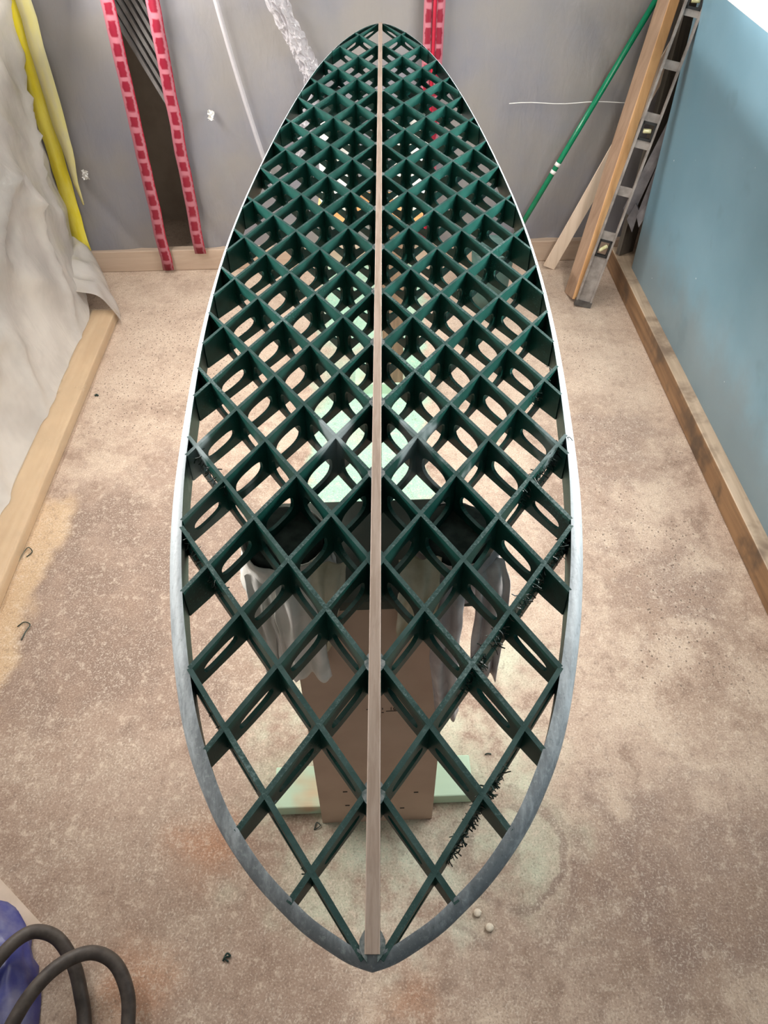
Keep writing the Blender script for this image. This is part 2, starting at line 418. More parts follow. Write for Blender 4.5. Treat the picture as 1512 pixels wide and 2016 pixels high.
# ------------------------------------------------------------------ the setting
def struct(o): o['kind'] = 'structure'; return o
fl = MB().box((0, 1.3, -.05), (5.0, 5.6, .1)).build('floor', MAT['floor']); struct(fl)
struct(MB().box((0, 3.52, 1.25), (5.0, .08, 2.7)).build('wall_rear', MAT['wall_rear']))
struct(MB().box((-1.66, 1.2, 1.25), (.08, 5.0, 2.7)).build('wall_left', MAT['wall_left']))
struct(MB().box((1.30, 1.2, 1.25), (.08, 5.0, 2.7)).build('wall_right', MAT['wall_dark']))
struct(MB().box((0, 1.2, 2.64), (3.2, 5.0, .08)).build('ceiling', MAT['ceiling']))

def XR(y): return 1.005+.026*(2.755-y)           # face of the blue panel
def XL(y): return -1.036+.0205*(2.62-y)          # inner edge of the left timber

# blue painted panel and the partition piece between it and the corner
b = MB().hexa([(XR(2.84), 2.84, .088), (XR(2.84)+.03, 2.84, .088), (XR(-.9)+.03, -.9, .088), (XR(-.9), -.9, .088),
               (XR(2.84), 2.84, 2.45), (XR(2.84)+.03, 2.84, 2.45), (XR(-.9)+.03, -.9, 2.45), (XR(-.9), -.9, 2.45)])
tag(b.build('wall_panel', MAT['blue'], loc=(XR(2.84), 2.84, .088)), 'dusty blue-painted panel standing upright along the right wall', 'panel')
# right timber along the floor: dirty front face, dusty top
def bar(p0, p1, wx, z0, z1):
    (x0, y0), (x1, y1) = p0, p1
    return [(x0, y0, z0), (x1, y1, z0), (x1+wx, y1, z0), (x0+wx, y0, z0), (x0, y0, z1), (x1, y1, z1), (x1+wx, y1, z1), (x0+wx, y0, z1)]
b = MB().hexa(bar((XR(3.02)-.043, 3.02), (XR(-.9)-.043, -.9), .085, 0, .088)); b.m[1] = 1
struct(bevel(b.build('baseboard_right', [MAT['lumber_r'], MAT['lumber_top']]), .004))
# left timber lying flat under film
b = MB().hexa(bar((XL(2.62)-.095, 2.62), (XL(-.9)-.095, -.9), .093, 0, .042))
struct(bevel(b.build('baseboard_left', MAT['lumber_l']), .004))
# rear timber
y0_, y1_ = 3.05-.042*1.34, 3.05+.042*1.02
b = MB().hexa([(-1.34, y0_-.014, 0), (1.02, y1_-.014, 0), (1.02, y1_+.024, 0), (-1.34, y0_+.024, 0), (-1.34, y0_-.014, .092), (1.02, y1_-.014, .092), (1.02, y1_+.024, .092), (-1.34, y0_+.024, .092)])
struct(bevel(b.build('baseboard_rear', MAT['lumber_b']), .004))

# ------------------------------------------------------------------ lamps (above the frame)
def tube_fixture(x, y0, y1, z, face, watts, label):
    e = empty('tube_lamp', (x, (y0+y1)/2, z), label, 'lamp')
    s = 1 if face > 0 else -1
    MB().box((x-s*.035, (y0+y1)/2, z), (.05, y1-y0, .10)).build('housing', MAT['housing'], e)
    t = NT('tube_glow'); em = t.n('ShaderNodeEmission'); em.inputs[0].default_value = (1, .97, .93, 1); em.inputs[1].default_value = 6
    t.t.links.new(em.outputs[0], t.out.inputs[0])
    MB().tube([(x+s*.012, y0+.03, z), (x+s*.012, y1-.03, z)], .013, 12).build('tube', t.mat, e, True)
    t.mat.cycles.emission_sampling = 'NONE'
    for turn, share in ((-s*math.radians(72), .87), (s*math.radians(80), .13)):       # a bare tube shines both ways
        ld = bpy.data.lights.new('tube_light', 'AREA'); ld.shape = 'RECTANGLE'; ld.size = .05; ld.size_y = y1-y0
        ld.energy = watts*share; ld.color = (1, .965, .92)
        lo = bpy.data.objects.new('tube_light', ld); C.objects.link(lo)
        lo.parent = e; lo.location = (s*.03 if share > .5 else -s*.064, 0, 0)
        lo.rotation_euler = (0, turn, 0)
tube_fixture(-1.02, .75, 2.9, 1.16, 1, TUBE_L, 'long tube lamp on the left wall above the board')
tube_fixture(.90, .75, 2.55, 1.16, -1, TUBE_R, 'long tube lamp on the right wall above the board')
def ceiling_fill_lamp(y, watts, label):  # unseen fixture added to fill in the general light
    e = empty('ceiling_fill_lamp', (0, y, 2.56), label, 'lamp')
    MB().box((0, y, 2.57), (1.3, .2, .05)).build('housing', MAT['housing'], e)
    ld = bpy.data.lights.new('ceiling_fill_light', 'AREA'); ld.shape = 'RECTANGLE'; ld.size = 1.25; ld.size_y = .18
    ld.energy = watts; ld.color = (1, .97, .93)
    lo = bpy.data.objects.new('ceiling_fill_light', ld); C.objects.link(lo); lo.parent = e; lo.location = (0, 0, -.03)
ceiling_fill_lamp(2.0, CEIL_FILL, 'added ceiling fill lamp above the nose half of the board')

# ------------------------------------------------------------------ the board
ZB, Y0, SP, TT, WC = .88417, .32384, .143586, .00756, .1005
CR = .285
BL = Vector((0, 1.3, .85))
def zdeck(y):
    i = (y-Y0)/SP
    return ZB+.0120677*i-.00065448*i*i+3.33705e-5*i**3
TH = [(.17, .014), (.24, .024), (.32, .036), (.42, .051), (.60, .067), (.80, .072), (1.1, .075), (1.4, .073), (1.8, .062), (2.1, .050), (2.3, .037), (2.42, .025), (2.50, .013)]
def lerp(tab, y):
    if y <= tab[0][0]: return tab[0][1]
    for (a, p), (b_, q) in zip(tab, tab[1:]):
        if y <= b_: return p+(q-p)*(y-a)/(b_-a)
    return tab[-1][1]
def ztop(x, y): return zdeck(y)-CR*max(0, abs(x)-TT)**2
def zbot(x, y): return min(zdeck(y)-lerp(TH, y)+.05*x*x, ztop(x, y)-.010)
OUT = [(0, .172), (.02, .178), (.040, .189), (.063, .203), (.0845, .221), (.108, .242), (.132, .269), (.154, .298), (.172, .328), (.193, .368), (.2135, .420), (.232, .482), (.247, .540), (.261, .607), (.273, .679), (.283, .758), (.290, .845), (.2955, .935), (.301, 1.05), (.303, 1.17), (.301, 1.3), (.293, 1.45), (.276, 1.62), (.248, 1.82), (.217, 2.0), (.180, 2.165), (.152, 2.258), (.112, 2.36), (.068, 2.434), (.032, 2.475), (0, 2.489)]
oc = catmull([(x, y, 0) for x, y in OUT], 6)
for _ in range(6):
    oc = [oc[0]]+[(oc[i-1]+2*oc[i]+oc[i+1])/4 for i in range(1, len(oc)-1)]+[oc[-1]]
oc[0].x = oc[-1].x = 0
def halfw(y):
    for a, c in zip(oc, oc[1:]):
        if a.y <= y <= c.y: return a.x+(c.x-a.x)*(y-a.y)/max(1e-9, c.y-a.y)
    return 0
RW = [(.17, .012), (.25, .0135), (.36, .0175), (.5, .0190), (.7, .0185), (1.0, .014), (1.3, .0105), (1.8, .008), (2.3, .006), (2.5, .005)]

board = empty('surfboard_core', BL, 'dark green printed surfboard lattice with pale wooden stringer, resting on padded stands', 'surfboard')

def make_rail(sd):
    v = []; f = []; fm = []; n = 9; prof = []
    N = len(oc)
    for i, p in enumerate(oc):
        d = (oc[min(i+1, N-1)]-oc[max(i-1, 0)]).normalized()
        if i == 0 or i == N-1: d = Vector((1 if i == 0 else -1, 0, 0))
        nrm = Vector((-d.y, d.x, 0))                 # inward
        rw = lerp(RW, p.y)
        q = p+nrm*rw
        zt = ztop(q.x, min(max(q.y, .18), 2.48)); zb = zbot(q.x, min(max(q.y, .18), 2.48))
        zb = max(zb, zt-.052)
        zm = zb+(zt-zb)*.50
        sec = []
        for k in range(n+1):
            a = PI/2*k/n; sec.append((rw*(1-math.sin(a)), zm+(zt-zm)*math.cos(a)))
        for k in range(1, n+1):
            a = PI/2*k/n; sec.append((rw*(1-math.cos(a)), zm-(zm-zb)*math.sin(a)))
        prof.append([Vector(((p+nrm*o).x*sd, (p+nrm*o).y, z)) for o, z in sec])
    m = len(prof[0])
    for s in prof: v += s
    for i in range(N-1):
        for k in range(m):
            q = (i*m+k, i*m+(k+1) % m, (i+1)*m+(k+1) % m, (i+1)*m+k)
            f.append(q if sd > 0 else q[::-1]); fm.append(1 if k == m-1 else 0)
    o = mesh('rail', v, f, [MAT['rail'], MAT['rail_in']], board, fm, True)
    es = o.modifiers.new('edges', 'EDGE_SPLIT'); es.split_angle = math.radians(50)
    o['label'] = 'smooth sanded grey-white outer rail'
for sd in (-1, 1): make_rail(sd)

# wooden stringer
v = []; f = []; fm = []
ys = [.184+(2.484-.184)*k/60 for k in range(61)]
for k, y in enumerate(ys):
    hw = .0068-.0016*k/60
    z1 = zdeck(y)+.0016; z0 = zdeck(y)-lerp(TH, y)
    v += [(-hw, y, z0), (hw, y, z0), (hw, y, z1-.0006), (hw-.0008, y, z1), (-hw+.0008, y, z1), (-hw, y, z1-.0006)]
for k in range(60):
    for j in range(6):
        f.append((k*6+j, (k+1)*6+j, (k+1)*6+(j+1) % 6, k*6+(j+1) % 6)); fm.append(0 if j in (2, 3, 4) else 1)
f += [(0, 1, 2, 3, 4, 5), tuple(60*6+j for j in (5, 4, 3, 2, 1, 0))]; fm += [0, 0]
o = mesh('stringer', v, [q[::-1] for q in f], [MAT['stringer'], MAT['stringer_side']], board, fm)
o['label'] = 'pale wooden centre strip from tail to nose'

# ribs: slotted plates on two diagonal families in each half
SLOPE = WC/SP
def rib_segments(yi, dirn):
    """nodes (v, y) from the stringer outwards; dirn +1 runs outward towards the nose, -1 towards the tail"""
    pts = []; k = 0; step = WC/2
    while True:
        vv = k*step; y = yi+dirn*vv/SLOPE
        lim = halfw(y)-TT-lerp(RW, y)*.97 if .172 < y < 2.489 else -1
        if vv > lim:
            if k == 0:
                if yi > .6: return []
                pts.append((.010, yi+dirn*.010/SLOPE)); k += 1; continue
            if len(pts) == 1 and pts[0][0] > 0 and vv > lim+.02: return []
            lo, hi = (k-1)*step, vv
            for _ in range(30):
                mid = (lo+hi)/2; ym = yi+dirn*mid/SLOPE
                L = halfw(ym)-TT-lerp(RW, ym)*.97 if .172 < ym < 2.489 else -1
                if mid < L: lo = mid
                else: hi = mid
            if lo-(k-1)*step > .004: pts.append((lo, yi+dirn*lo/SLOPE))
            return pts
        pts.append((vv, y)); k += 1
EXP = 3.0
def seg_ring(sd, A, B, th, slot):
    """one bay of a rib: a plate with an elongated hole"""
    (va, ya), (vb, yb) = A, B
    L = math.hypot(vb-va, yb-ya)
    dx, dy = (vb-va)/L, (yb-ya)/L
    def P(s, zf=None, z=None, off=0):
        vv = va+dx*s; y = ya+dy*s
        x = TT+vv
        zt, zb = ztop(x, y), zbot(x, y)
        zz = z if z is not None else zb+(zt-zb)*zf
        return Vector((sd*(x-dy*off), y+dx*off, zz))
    per = []                                              # perimeter of the unit square
    na, nb = 8, 6
    per += [(-1+2*k/na, 1) for k in range(na)]
    per += [(1, 1-2*k/nb) for k in range(nb)]
    per += [(1-2*k/na, -1) for k in range(na)]
    per += [(-1, -1+2*k/nb) for k in range(nb)]
    M = len(per)
    xm, ym = TT+(va+vb)/2, (ya+yb)/2
    hgt = min(ztop(xm, ym)-zbot(xm, ym), ztop(TT+vb, yb)-zbot(TT+vb, yb)+.008)
    v = []; f = []; fm = []
    full = L/(SP/2*math.hypot(1, SLOPE))
    hl = L/2-.0155; ct = min(.021, .40*hgt); cb = min(.013, .24*hgt); hh = (hgt-ct-cb)/2
    has = slot and full > .75 and hh > .0022
    for off in (th/2, -th/2):
        for a, b_ in per: v.append(P((a+1)/2*L, (b_+1)/2, None, off))
        if has:
            for a, b_ in per:
                k = 1/((abs(a)**EXP+abs(b_)**EXP)**(1/EXP))
                s = L/2+hl*a*k
                xx = TT+va+dx*s; yy = ya+dy*s
                zc = (ztop(xx, yy)+zbot(xx, yy))/2+(cb-ct)/2+.001
                v.append(P(s, None, zc-.001+hh*b_*k, off))
    G = 2*M if has else M
    flip = sd*1
    def add(q, m):
        f.append(q if flip > 0 else q[::-1]); fm.append(m)
    for k in range(M):
        k2 = (k+1) % M
        if has:
            add((k, k2, M+k2, M+k), 0)
            add((G+k2, G+k, G+M+k, G+M+k2), 0)
            add((M+k, M+k2, G+M+k2, G+M+k), 0)
        if k < na: add((k2, k, G+k, G+k2), 1)              # top edge, sanded
        elif na+nb <= k < 2*na+nb: add((k2, k, G+k, G+k2), 0)
        else: add((k2, k, G+k, G+k2), 0)
    if not has:
        f_ = tuple(range(M)); add(f_, 0); add(tuple(G+k for k in reversed(range(M))), 0)
    return v, f, fm
rib_paths = []
for sd in (-1, 1):
    for dirn in (1, -1):
        for i in range(-1, 17):
            yi = Y0+i*SP
            if yi < .176: yi = .1805
            pts = rib_segments(yi, dirn) if yi < 2.489 else []
            if len(pts) < 2: continue
            V = []; Fc = []; FM = []
            for A, B in zip(pts, pts[1:]):
                ymid = (A[1]+B[1])/2
                th = .0059-.0023*min(1, max(0, (ymid-.4)/1.6))
                v, f, fm = seg_ring(sd, A, B, th, True)
                b0 = len(V); V += v; Fc += [tuple(q+b0 for q in t_) for t_ in f]; FM += fm
            mesh('rib', V, Fc, [MAT['green'], MAT['green_top']], board, FM)
            rib_paths.append((sd, dirn, i, pts))
# node blocks and glue fillets where the ribs meet the stringer
random.seed(4)
for i in range(-1, 15):
    y = max(Y0+i*SP, .192)
    for sd in (-1, 1):
        h = lerp(TH, y); zt = zdeck(y)
        wdt = .0095 if i < 9 else .007
        b = MB()
        pl = [(.0045, -wdt*1.5), (.0085, -wdt*1.0), (.0115, -wdt*.35), (.0115, wdt*.35), (.0085, wdt*1.0), (.0045, wdt*1.5)]
        n = len(pl)
        vv = [(sd*a, y+c, zt-h+.002) for a, c in pl]+[(sd*a, y+c, zt+.0002) for a, c in pl]
        ff = [tuple(range(n-1, -1, -1)), tuple(range(n, 2*n))]+[(k, (k+1) % n, n+(k+1) % n, n+k) for k in range(n)]
        b.add(vv, ff if sd > 0 else [q[::-1] for q in ff]); b.m[1] = 1
        b.build('node_block', [MAT['green'], MAT['glue'] if random.random() < .8 or i > 6 else MAT['green_top']], board)
# loose printed strings hanging off a few ribs
def strands(sd, dirn, i, s0, s1, count, seed, reach=.014):
    random.seed(seed); mb = MB()
    pts = [p for a, b_, c, p in rib_paths if (a, b_, c) == (sd, dirn, i)]
    if not pts: return
    p = pts[0]; A, B = p[0], p[-1]
    for _ in range(count):
        t = s0+(s1-s0)*random.random(); vv = A[0]+(B[0]-A[0])*t; y = A[1]+(B[1]-A[1])*t
        x = TT+vv; z = ztop(x, y)-random.uniform(.001, .022)
        q = Vector((sd*x, y, z)); d = Vector((sd*random.uniform(.2, 1)*random.choice((1, 1, -1)), -random.random(), random.uniform(-1, .3))).normalized()
        P = [q]
        for k in range(4):
            d = (d+Vector((random.uniform(-.7, .7), random.uniform(-.7, .7), random.uniform(-.6, .4)))).normalized()
            P.append(P[-1]+d*reach*random.uniform(.12, .35))
        mb.tube(P, random.uniform(.0004, .0009), 4, cap=False)
    o = mb.build('print_strings', MAT['strand'], board); o['kind'] = 'stuff'; o['label'] = 'black frayed strings of printed plastic'
strands(1, 1, 0, .35, 1.0, 240, 1); strands(1, 1, -1, .3, .62, 160, 2, .011); strands(1, 1, 1, .7, 1.0, 110, 3)
strands(-1, 1, 1, .72, 1.0, 60, 5, .016); strands(-1, 1, 0, .72, 1.0, 80, 6, .011); strands(1, 1, 2, .8, 1.0, 60, 7)
strands(-1, 1, -1, .2, .9, 24, 8, .008); strands(1, -1, 2, .1, .5, 14, 9, .010)

# ------------------------------------------------------------------ near stand
ROTB = math.atan2(.009, .232)
def rb(x, y, z):       # coordinates of the near stand
    c, s = math.cos(ROTB), math.sin(ROTB); ox, oy = -.009, .6515
    return Vector((ox+c*x-s*y, oy+s*x+c*y, z))
st = empty('board_stand', rb(0, .1, 0), 'brown boxed column of the near stand, under the tail half', 'stand')
b = MB()
hw_ = .116
def rbox(mb, x0, x1, y0, y1, z0, z1, m=0):
    return mb.hexa([rb(x0, y0, z0), rb(x1, y0, z0), rb(x1, y1, z0), rb(x0, y1, z0), rb(x0, y0, z1), rb(x1, y0, z1), rb(x1, y1, z1), rb(x0, y1, z1)], m)
fp = rbox(MB(), -hw_, hw_, 0, .014, .0, .745).build('front_panel', MAT['mdf'], st)
rbox(MB(), -hw_, hw_, .186, .2, .0, .745).build('back_panel', MAT['mdf'], st)
for s in (-1, 1):
    rbox(MB(), min(s*hw_, s*(hw_-.014)), max(s*hw_, s*(hw_-.014)), .014, .186, .0, .745).build('side_panel', MAT['mdf_edge'], st)
rbox(MB(), -hw_-.03, hw_+.03, .0, .2, .745, .763).build('top_panel', MAT['dark_top'], st)
for (y0, y1) in ((.02, .112),):
    for s, zt in ((-1, .036), (1, .036)):
        x0, x1 = sorted((s*hw_, s*(.217 if s < 0 else .207)))
        o = rbox(MB(), x0, x1, y0+(.012 if s > 0 else 0), y1+(.012 if s > 0 else 0), 0, zt).build('foot', MAT['foot'], st); bevel(o, .003)
for (px, pz) in ((.077, .335), (.079, .135), (.052, .062), (-.062, .150), (-.060, .085), (.018, .09), (-.07, .47)):
    rbox(MB(), px-.0045, px+.0045, -.0012, .001, pz-.0011, pz+.0011).build('nail', MAT['ink'], fp)
# printed marks on the front panel: 104 underlined, with dashes beside it
def mark(x0, x1, z0, z1): rbox(MB(), x0, x1, -.0008, .0004, z0, z1).build('printed_mark', MAT['ink'], fp)
mark(.020, .045, .4585, .4597); mark(-.013, -.005, .4665, .4677); mark(-.004, .0005, .4545, .4557); mark(.0125, .0165, .4545, .4557); mark(.0135, .0150, .465, .470)
tx = bpy.data.curves.new('printed_number', 'FONT'); tx.body = '104'; tx.size = .0125; tx.extrude = .0004; tx.align_x = 'CENTER'
to = bpy.data.objects.new('printed_number', tx); C.objects.link(to)
me = bpy.data.meshes.new_from_object(to); bpy.data.objects.remove(to)
me.name = 'printed_number'; me.materials.clear(); me.materials.append(MAT['ink'])
to = bpy.data.objects.new('printed_number', me); C.objects.link(to)
to.parent = fp; to.location = rb(.035, -.0008, .4630)-Vector(st.location); to.rotation_euler = (PI/2, 0, ROTB)

# padded supports wrapped in rags
def pad(cx, cy, z0, z1, r, cloth, seed, label, group=None, wrapmat=None):
    e = empty('stand_pad', (cx, cy, z0), label, 'pad')
    def core(u, w):
        a = u*2*PI; prof = [(0, .15), (.03, .93), (.80, .93), (.93, .86), (1.0, .62), (1.0, .001)]
        for (p, q), (p2, q2) in zip(prof, prof[1:]):
            if w <= prof.index((p2, q2))/5+1e-9:
                k = (w-prof.index((p, q))/5)*5; break
        zf, rf = p+(p2-p)*k, q+(q2-q)*k
        return (cx+math.cos(a)*r*rf, cy+math.sin(a)*r*rf, z0+(z1-z0)*zf)
    v, f = grid(core, 28, 10)
    mesh('foam_core', v, f, MAT['foam'], e, None, True)
    def wrap(u, w):
        a = u*2*PI; zf = -.05+.86*w
        k = r*(1.03+.05*nz(math.cos(a)*2+seed, math.sin(a)*2, w*3)+.05*ridged(math.cos(a)*3, math.sin(a)*3+seed, w*5-a)+.18*(1-w)**3)
        return (cx+math.cos(a)*k, cy+math.sin(a)*k, z0+(z1-z0)*(zf+.05*nz(a*1.3, seed, 2)*(w > .9)))
    v, f = grid(wrap, 48, 20)
    o = mesh('cloth_wrap', v, f, wrapmat or cloth, e, None, True)
    o.modifiers.new('thick', 'SOLIDIFY').thickness = .002
    return e
def tail(e, pts, width, seed, m, folds=3, depth=.008):
    """strip of cloth hanging along pts, gathered into folds"""
    P = catmull(pts, 6); n = len(P)-1
    def fn(u, w):
        k = w*n; i = min(int(k), n-1); p = P[i].lerp(P[i+1], k-i)
        wd = width[0]+(width[1]-width[0])*w
        x = (u-.5)*wd
        return p+Vector((x+.004*nz(u*4, w*5, seed), -depth*math.sin(u*PI*2*folds+seed+w*1.3)*(.4+.6*w)-depth*.6*nz(u*6+seed, w*6), .012*nz(u*3+seed, 3)*(w > .85)))
    v, f = grid(fn, 26, 22)
    o = mesh('cloth_tail', v, f, m, e, None, True); o.modifiers.new('thick', 'SOLIDIFY').thickness = .0016
pl = pad(-.130, .716, .763, zbot(.13, .716)-.0005, .058, MAT['rag'], 1.3, 'round pad wrapped in pale rag, on the left of the near stand')
tail(pl, [(-.160, .672, .80), (-.152, .640, .77), (-.148, .634, .70), (-.146, .632, .60)], (.05, .045), 1.0, MAT['rag'])
tail(pl, [(-.112, .665, .81), (-.110, .632, .78), (-.108, .622, .70), (-.108, .622, .615)], (.055, .07), 2.4, MAT['rag'], 2, .010)
tail(pl, [(-.066, .668, .83), (-.068, .640, .80), (-.074, .632, .74), (-.080, .630, .68)], (.05, .03), 4.4, MAT['bag'], 2, .006)
pr = pad(.112, .722, .763, zbot(.112, .722)-.0005, .058, MAT['rag_grey'], 5.7, 'round pad wrapped in grey film and rag, on the right of the near stand')
tail(pr, [(.060, .676, .83), (.056, .640, .80), (.054, .632, .74), (.056, .632, .70)], (.06, .05), .5, MAT['bag'], 2, .008)
tail(pr, [(.100, .668, .80), (.098, .634, .76), (.098, .626, .66), (.110, .622, .50)], (.045, .038), 3.1, MAT['rag_grey'], 2, .008)
tail(pr, [(.152, .690, .81), (.160, .655, .79), (.160, .640, .70), (.160, .636, .59)], (.05, .042), 6.0, MAT['rag_grey'], 2, .009)

# ------------------------------------------------------------------ far stand
fs = empty('board_stand', (.035, 2.16, 0), 'wooden post stand with orange crossbar, under the nose half', 'stand')
MB().box((.035, 2.18, .31), (.07, .07, .62)).build('post', MAT['post'], fs)
bevel(MB().box((-.03, 2.17, .645), (.30, .09, .05)).build('crossbar', MAT['orange'], fs), .003)
MB().box((.035, 2.18, .02), (.26, .09, .04)).build('foot', MAT['foot'], fs)
pad(-.125, 2.17, .670, zbot(.12, 2.17)-.001, .042, MAT['rag'], 8.1, 'pale rag-wrapped pad on the left of the far stand')
pad(.085, 2.17, .670, zbot(.09, 2.17)-.001, .042, MAT['rag'], 9.4, 'pale rag-wrapped pad on the right of the far stand')

# ------------------------------------------------------------------ plastic partitions
def yrear(x): return 3.105+.042*x-.055
def rear_sheet(x0, x1, name, label, seed, lean=0):
    def fn(u, w):
        x = x0+(x1-x0)*u; z = .070+2.44*w
        d = .014*nz(x*3+seed, z*1.2)+.010*max(0, ridged(x*3.2+z*1.2+seed, z*.8))**5+.003*nz(x*14, z*5, seed)
        d += .010+.030*max(0, 1-(z-.07)/.05)*0
        return (x+lean*z, yrear(x)-.004+d*.9, z)
    v, f = grid(fn, int((x1-x0)*60)+6, 130)
    return tag(mesh(name, v, f, MAT['film_rear'], None, None, True, loc=(x0, yrear(x0), 0)), label, 'sheeting')
rear_sheet(-1.36, -.905, 'plastic_sheet', 'grey plastic sheet left of the unzipped opening', 1.0)
rear_sheet(-.768, 1.03, 'plastic_sheet', 'wide grey plastic sheet across the rear, right of the unzipped opening', 4.0)
# pale wrinkled film in the left corner, in front of the rear sheet
def left_fn(u, w):
    """hangs from above the left wall, runs down to the left timber and turns the rear corner"""
    y = -.8+3.80*u
    z = .045+2.4*w
    k = min(1, w*3.2)
    xb = XL(y)-.088
    xt = -1.27-.05*w
    x = xb+(xt-xb)*(k**.75)
    if y > 2.55:                                         # loose corner
        q = (y-2.55)/.45
        x += -(.14*q*(1-k))
        z = z*(1-0)+.02*math.sin(q*7)*(1-k)
    g = min(1, .25+k)
    x += .03*nz(y*1.7, z*1.6, 3)*g+.040*max(0, ridged(y*1.5+z*1.3, z*.7-y*.4, 5))**5*g+.036*max(0, ridged(y*2.6-z*1.9, z*1.3+y*.6, 9))**7*g+.018*max(0, ridged(y*4.0+z*3.1, z*2.3, 2))**6*g+.008*nz(y*8, z*6)*g
    return (x, y, z)
v, f = grid(left_fn, 190, 110)
tag(mesh('plastic_sheet', v, f, MAT['film_left'], None, None, True, loc=(-1.2, 1.1, .05)), 'milky wrinkled plastic sheet hanging down the left wall', 'sheeting')
# film wrapped over the left timber
def wrap_fn(u, w):
    y = -.8+3.42*u
    prof = [(-.100, .046), (-.05, .0465), (-.008, .046), (.003, .040), (.006, .02), (.004, .003)]
    k = w*5; i = min(int(k), 4); a, c = prof[i], prof[i+1]; t = k-i
    return (XL(y)+a[0]+(c[0]-a[0])*t+.003*nz(y*6, w*3), y, a[1]+(c[1]-a[1])*t+.003*nz(y*5, w*4, 2)*(w < .6))
v, f = grid(wrap_fn, 140, 15)
tag(mesh('timber_wrap', v, f, MAT['film_wrap'], None, None, True, loc=(-1.05, 1, .04)), 'clear film stapled over the pale timber on the left', 'sheeting')
# crumpled film at the far end of the timber
def crump(u, w):
    a = PI*(w*1.0); y = 2.58+.46*u
    x = -1.20-.10*u+(.19-.13*u)*math.cos(a); z = .008+(.12-.03*u)*math.sin(a)+.05*u*(1-abs(2*w-1))
    return (x+.03*ridged(y*6+w, w*3)*(.3+u*.3), y+.02*nz(y*9, w*5), max(.004, z+.025*ridged(y*7, w*4, 3)*math.sin(a)))
v, f = grid(crump, 30, 30)
tag(mesh('crumpled_film', v, f, MAT['film_left'], None, None, True, loc=(-1.2, 2.8, 0)), 'crumpled milky film bunched at the far end of the left timber', 'sheeting')

# red zip tapes beside the opening and further right
def strip(name, x0, x1, z0, z1, y, m, wob=.004, seed=0., slant=0., parent=None, loc=None, nv=40, taper=0.):
    v = []; f = []; uv = []
    for j in range(nv+1):
        z = z0+(z1-z0)*j/nv; o = wob*nz(z*9, seed)+slant*(z-z0)
        for k in range(3):
            wk = min(1, .12+(z-z0)/taper) if taper else 1
            x = x0+(x1-x0)*(.5+(k/2-.5)*wk)+o
            yy = (y(x) if callable(y) else y)
            v.append((x, yy+(-.003 if k == 1 else 0)+.004*nz(z*7, seed+k), z)); uv.append((k/2, (z-z0)))
    for j in range(nv):
        for k in range(2): f.append((j*3+k, j*3+k+1, (j+1)*3+k+1, (j+1)*3+k))
    o = mesh(name, v, f, m, parent, None, True, loc=loc or (x0, v[0][1], z0))
    ul = o.data.uv_layers.new(name='UVMap')
    for lp in o.data.loops: ul.data[lp.index].uv = uv[lp.vertex_index]
    o.modifiers.new('thick', 'SOLIDIFY').thickness = .0015
    return o
ytape = lambda x: yrear(x)-.036
tag(strip('zip_tape', -.932, -.886, .015, 2.1, ytape, MAT['zip'], .005, 1), 'red blotched zip tape on the left edge of the opening', 'tape')
tag(strip('zip_tape', -.784, -.738, .085, 2.1, ytape, MAT['zip'], .005, 4), 'red blotched zip tape on the right edge of the opening', 'tape')
e = empty('zip_tape', (.17, yrear(.17)-.03, .1), 'doubled pink zip tape with red centre behind the board nose', 'tape')
strip('tape_half', .135, .172, .10, 2.1, ytape, MAT['zip'], .004, 6, .012, e)
strip('tape_half', .206, .171, .10, 2.1, ytape, MAT['zip'], .004, 9, .012, e)
strip('zip_seam', .166, .178, .10, 2.1, lambda x: yrear(x)-.043, MAT['zip_red'], .004, 6, .012, e)
# yellow tapes in the left corner
tag(strip('yellow_tape', -1.275, -1.215, .10, 2.0, lambda x: 2.985, MAT['tape_y'], .008, 3, .006), 'bright yellow tape running down the left corner', 'tape')
tag(strip('yellow_tape', -1.212, -1.160, .30, 2.0, lambda x: yrear(x)-.03, MAT['tape_y_pale'], .006, 8, taper=.35), 'pale yellow tape strip seen through film beside the corner', 'tape')
# crumpled fold of film on the rear sheet
P = catmull([(-.40, 0, 1.15), (-.345, 0, .97), (-.285, 0, .84), (-.250, 0, .74), (-.275, 0, .60), (-.325, 0, .44)], 10)
def fold(u, w):
    k = w*(len(P)-1); i = min(int(k), len(P)-2); p = P[i].lerp(P[i+1], k-i)
    wd = .075 if w < .55 else .055
    x = p.x+(u-.5)*wd
    return (x+.008*nz(w*22, u*2), yrear(x)-.030-.022*math.sin(u*PI)-.020*ridged(u*5, w*26, 2)-.012*nz(u*9, w*40), p.z+.006*nz(u*7, w*30))
v, f = grid(fold, 16, 110)
tag(mesh('film_fold', v, f, MAT['film_crumple'], None, None, False, loc=(-.3, 3.0, .4)), 'shiny crumpled film fold hanging diagonally on the rear sheet', 'sheeting')
v, f = grid(lambda u, w: (-.60+.018*u+.12*(1-w)+.06*(1-w)**2, yrear(-.55)-.020-.010*math.sin(u*PI), .28+.95*w), 4, 40)
tag(mesh('sheet_crease', v, f, MAT['film_crumple'], None, None, True, loc=(-.5, 3.0, .3)), 'thin pale crease line left of the board on the rear sheet', 'sheeting')
tag(MB().tube([(.47+.5*k/12, yrear(.47+.5*k/12)-.030, .640-.004*k/12+.003*math.sin(k)) for k in range(13)], .0016, 6).build('string', MAT['white'], None, True, loc=(.47, 3.05, .64)), 'thin white string stretched across the rear sheet', 'string')
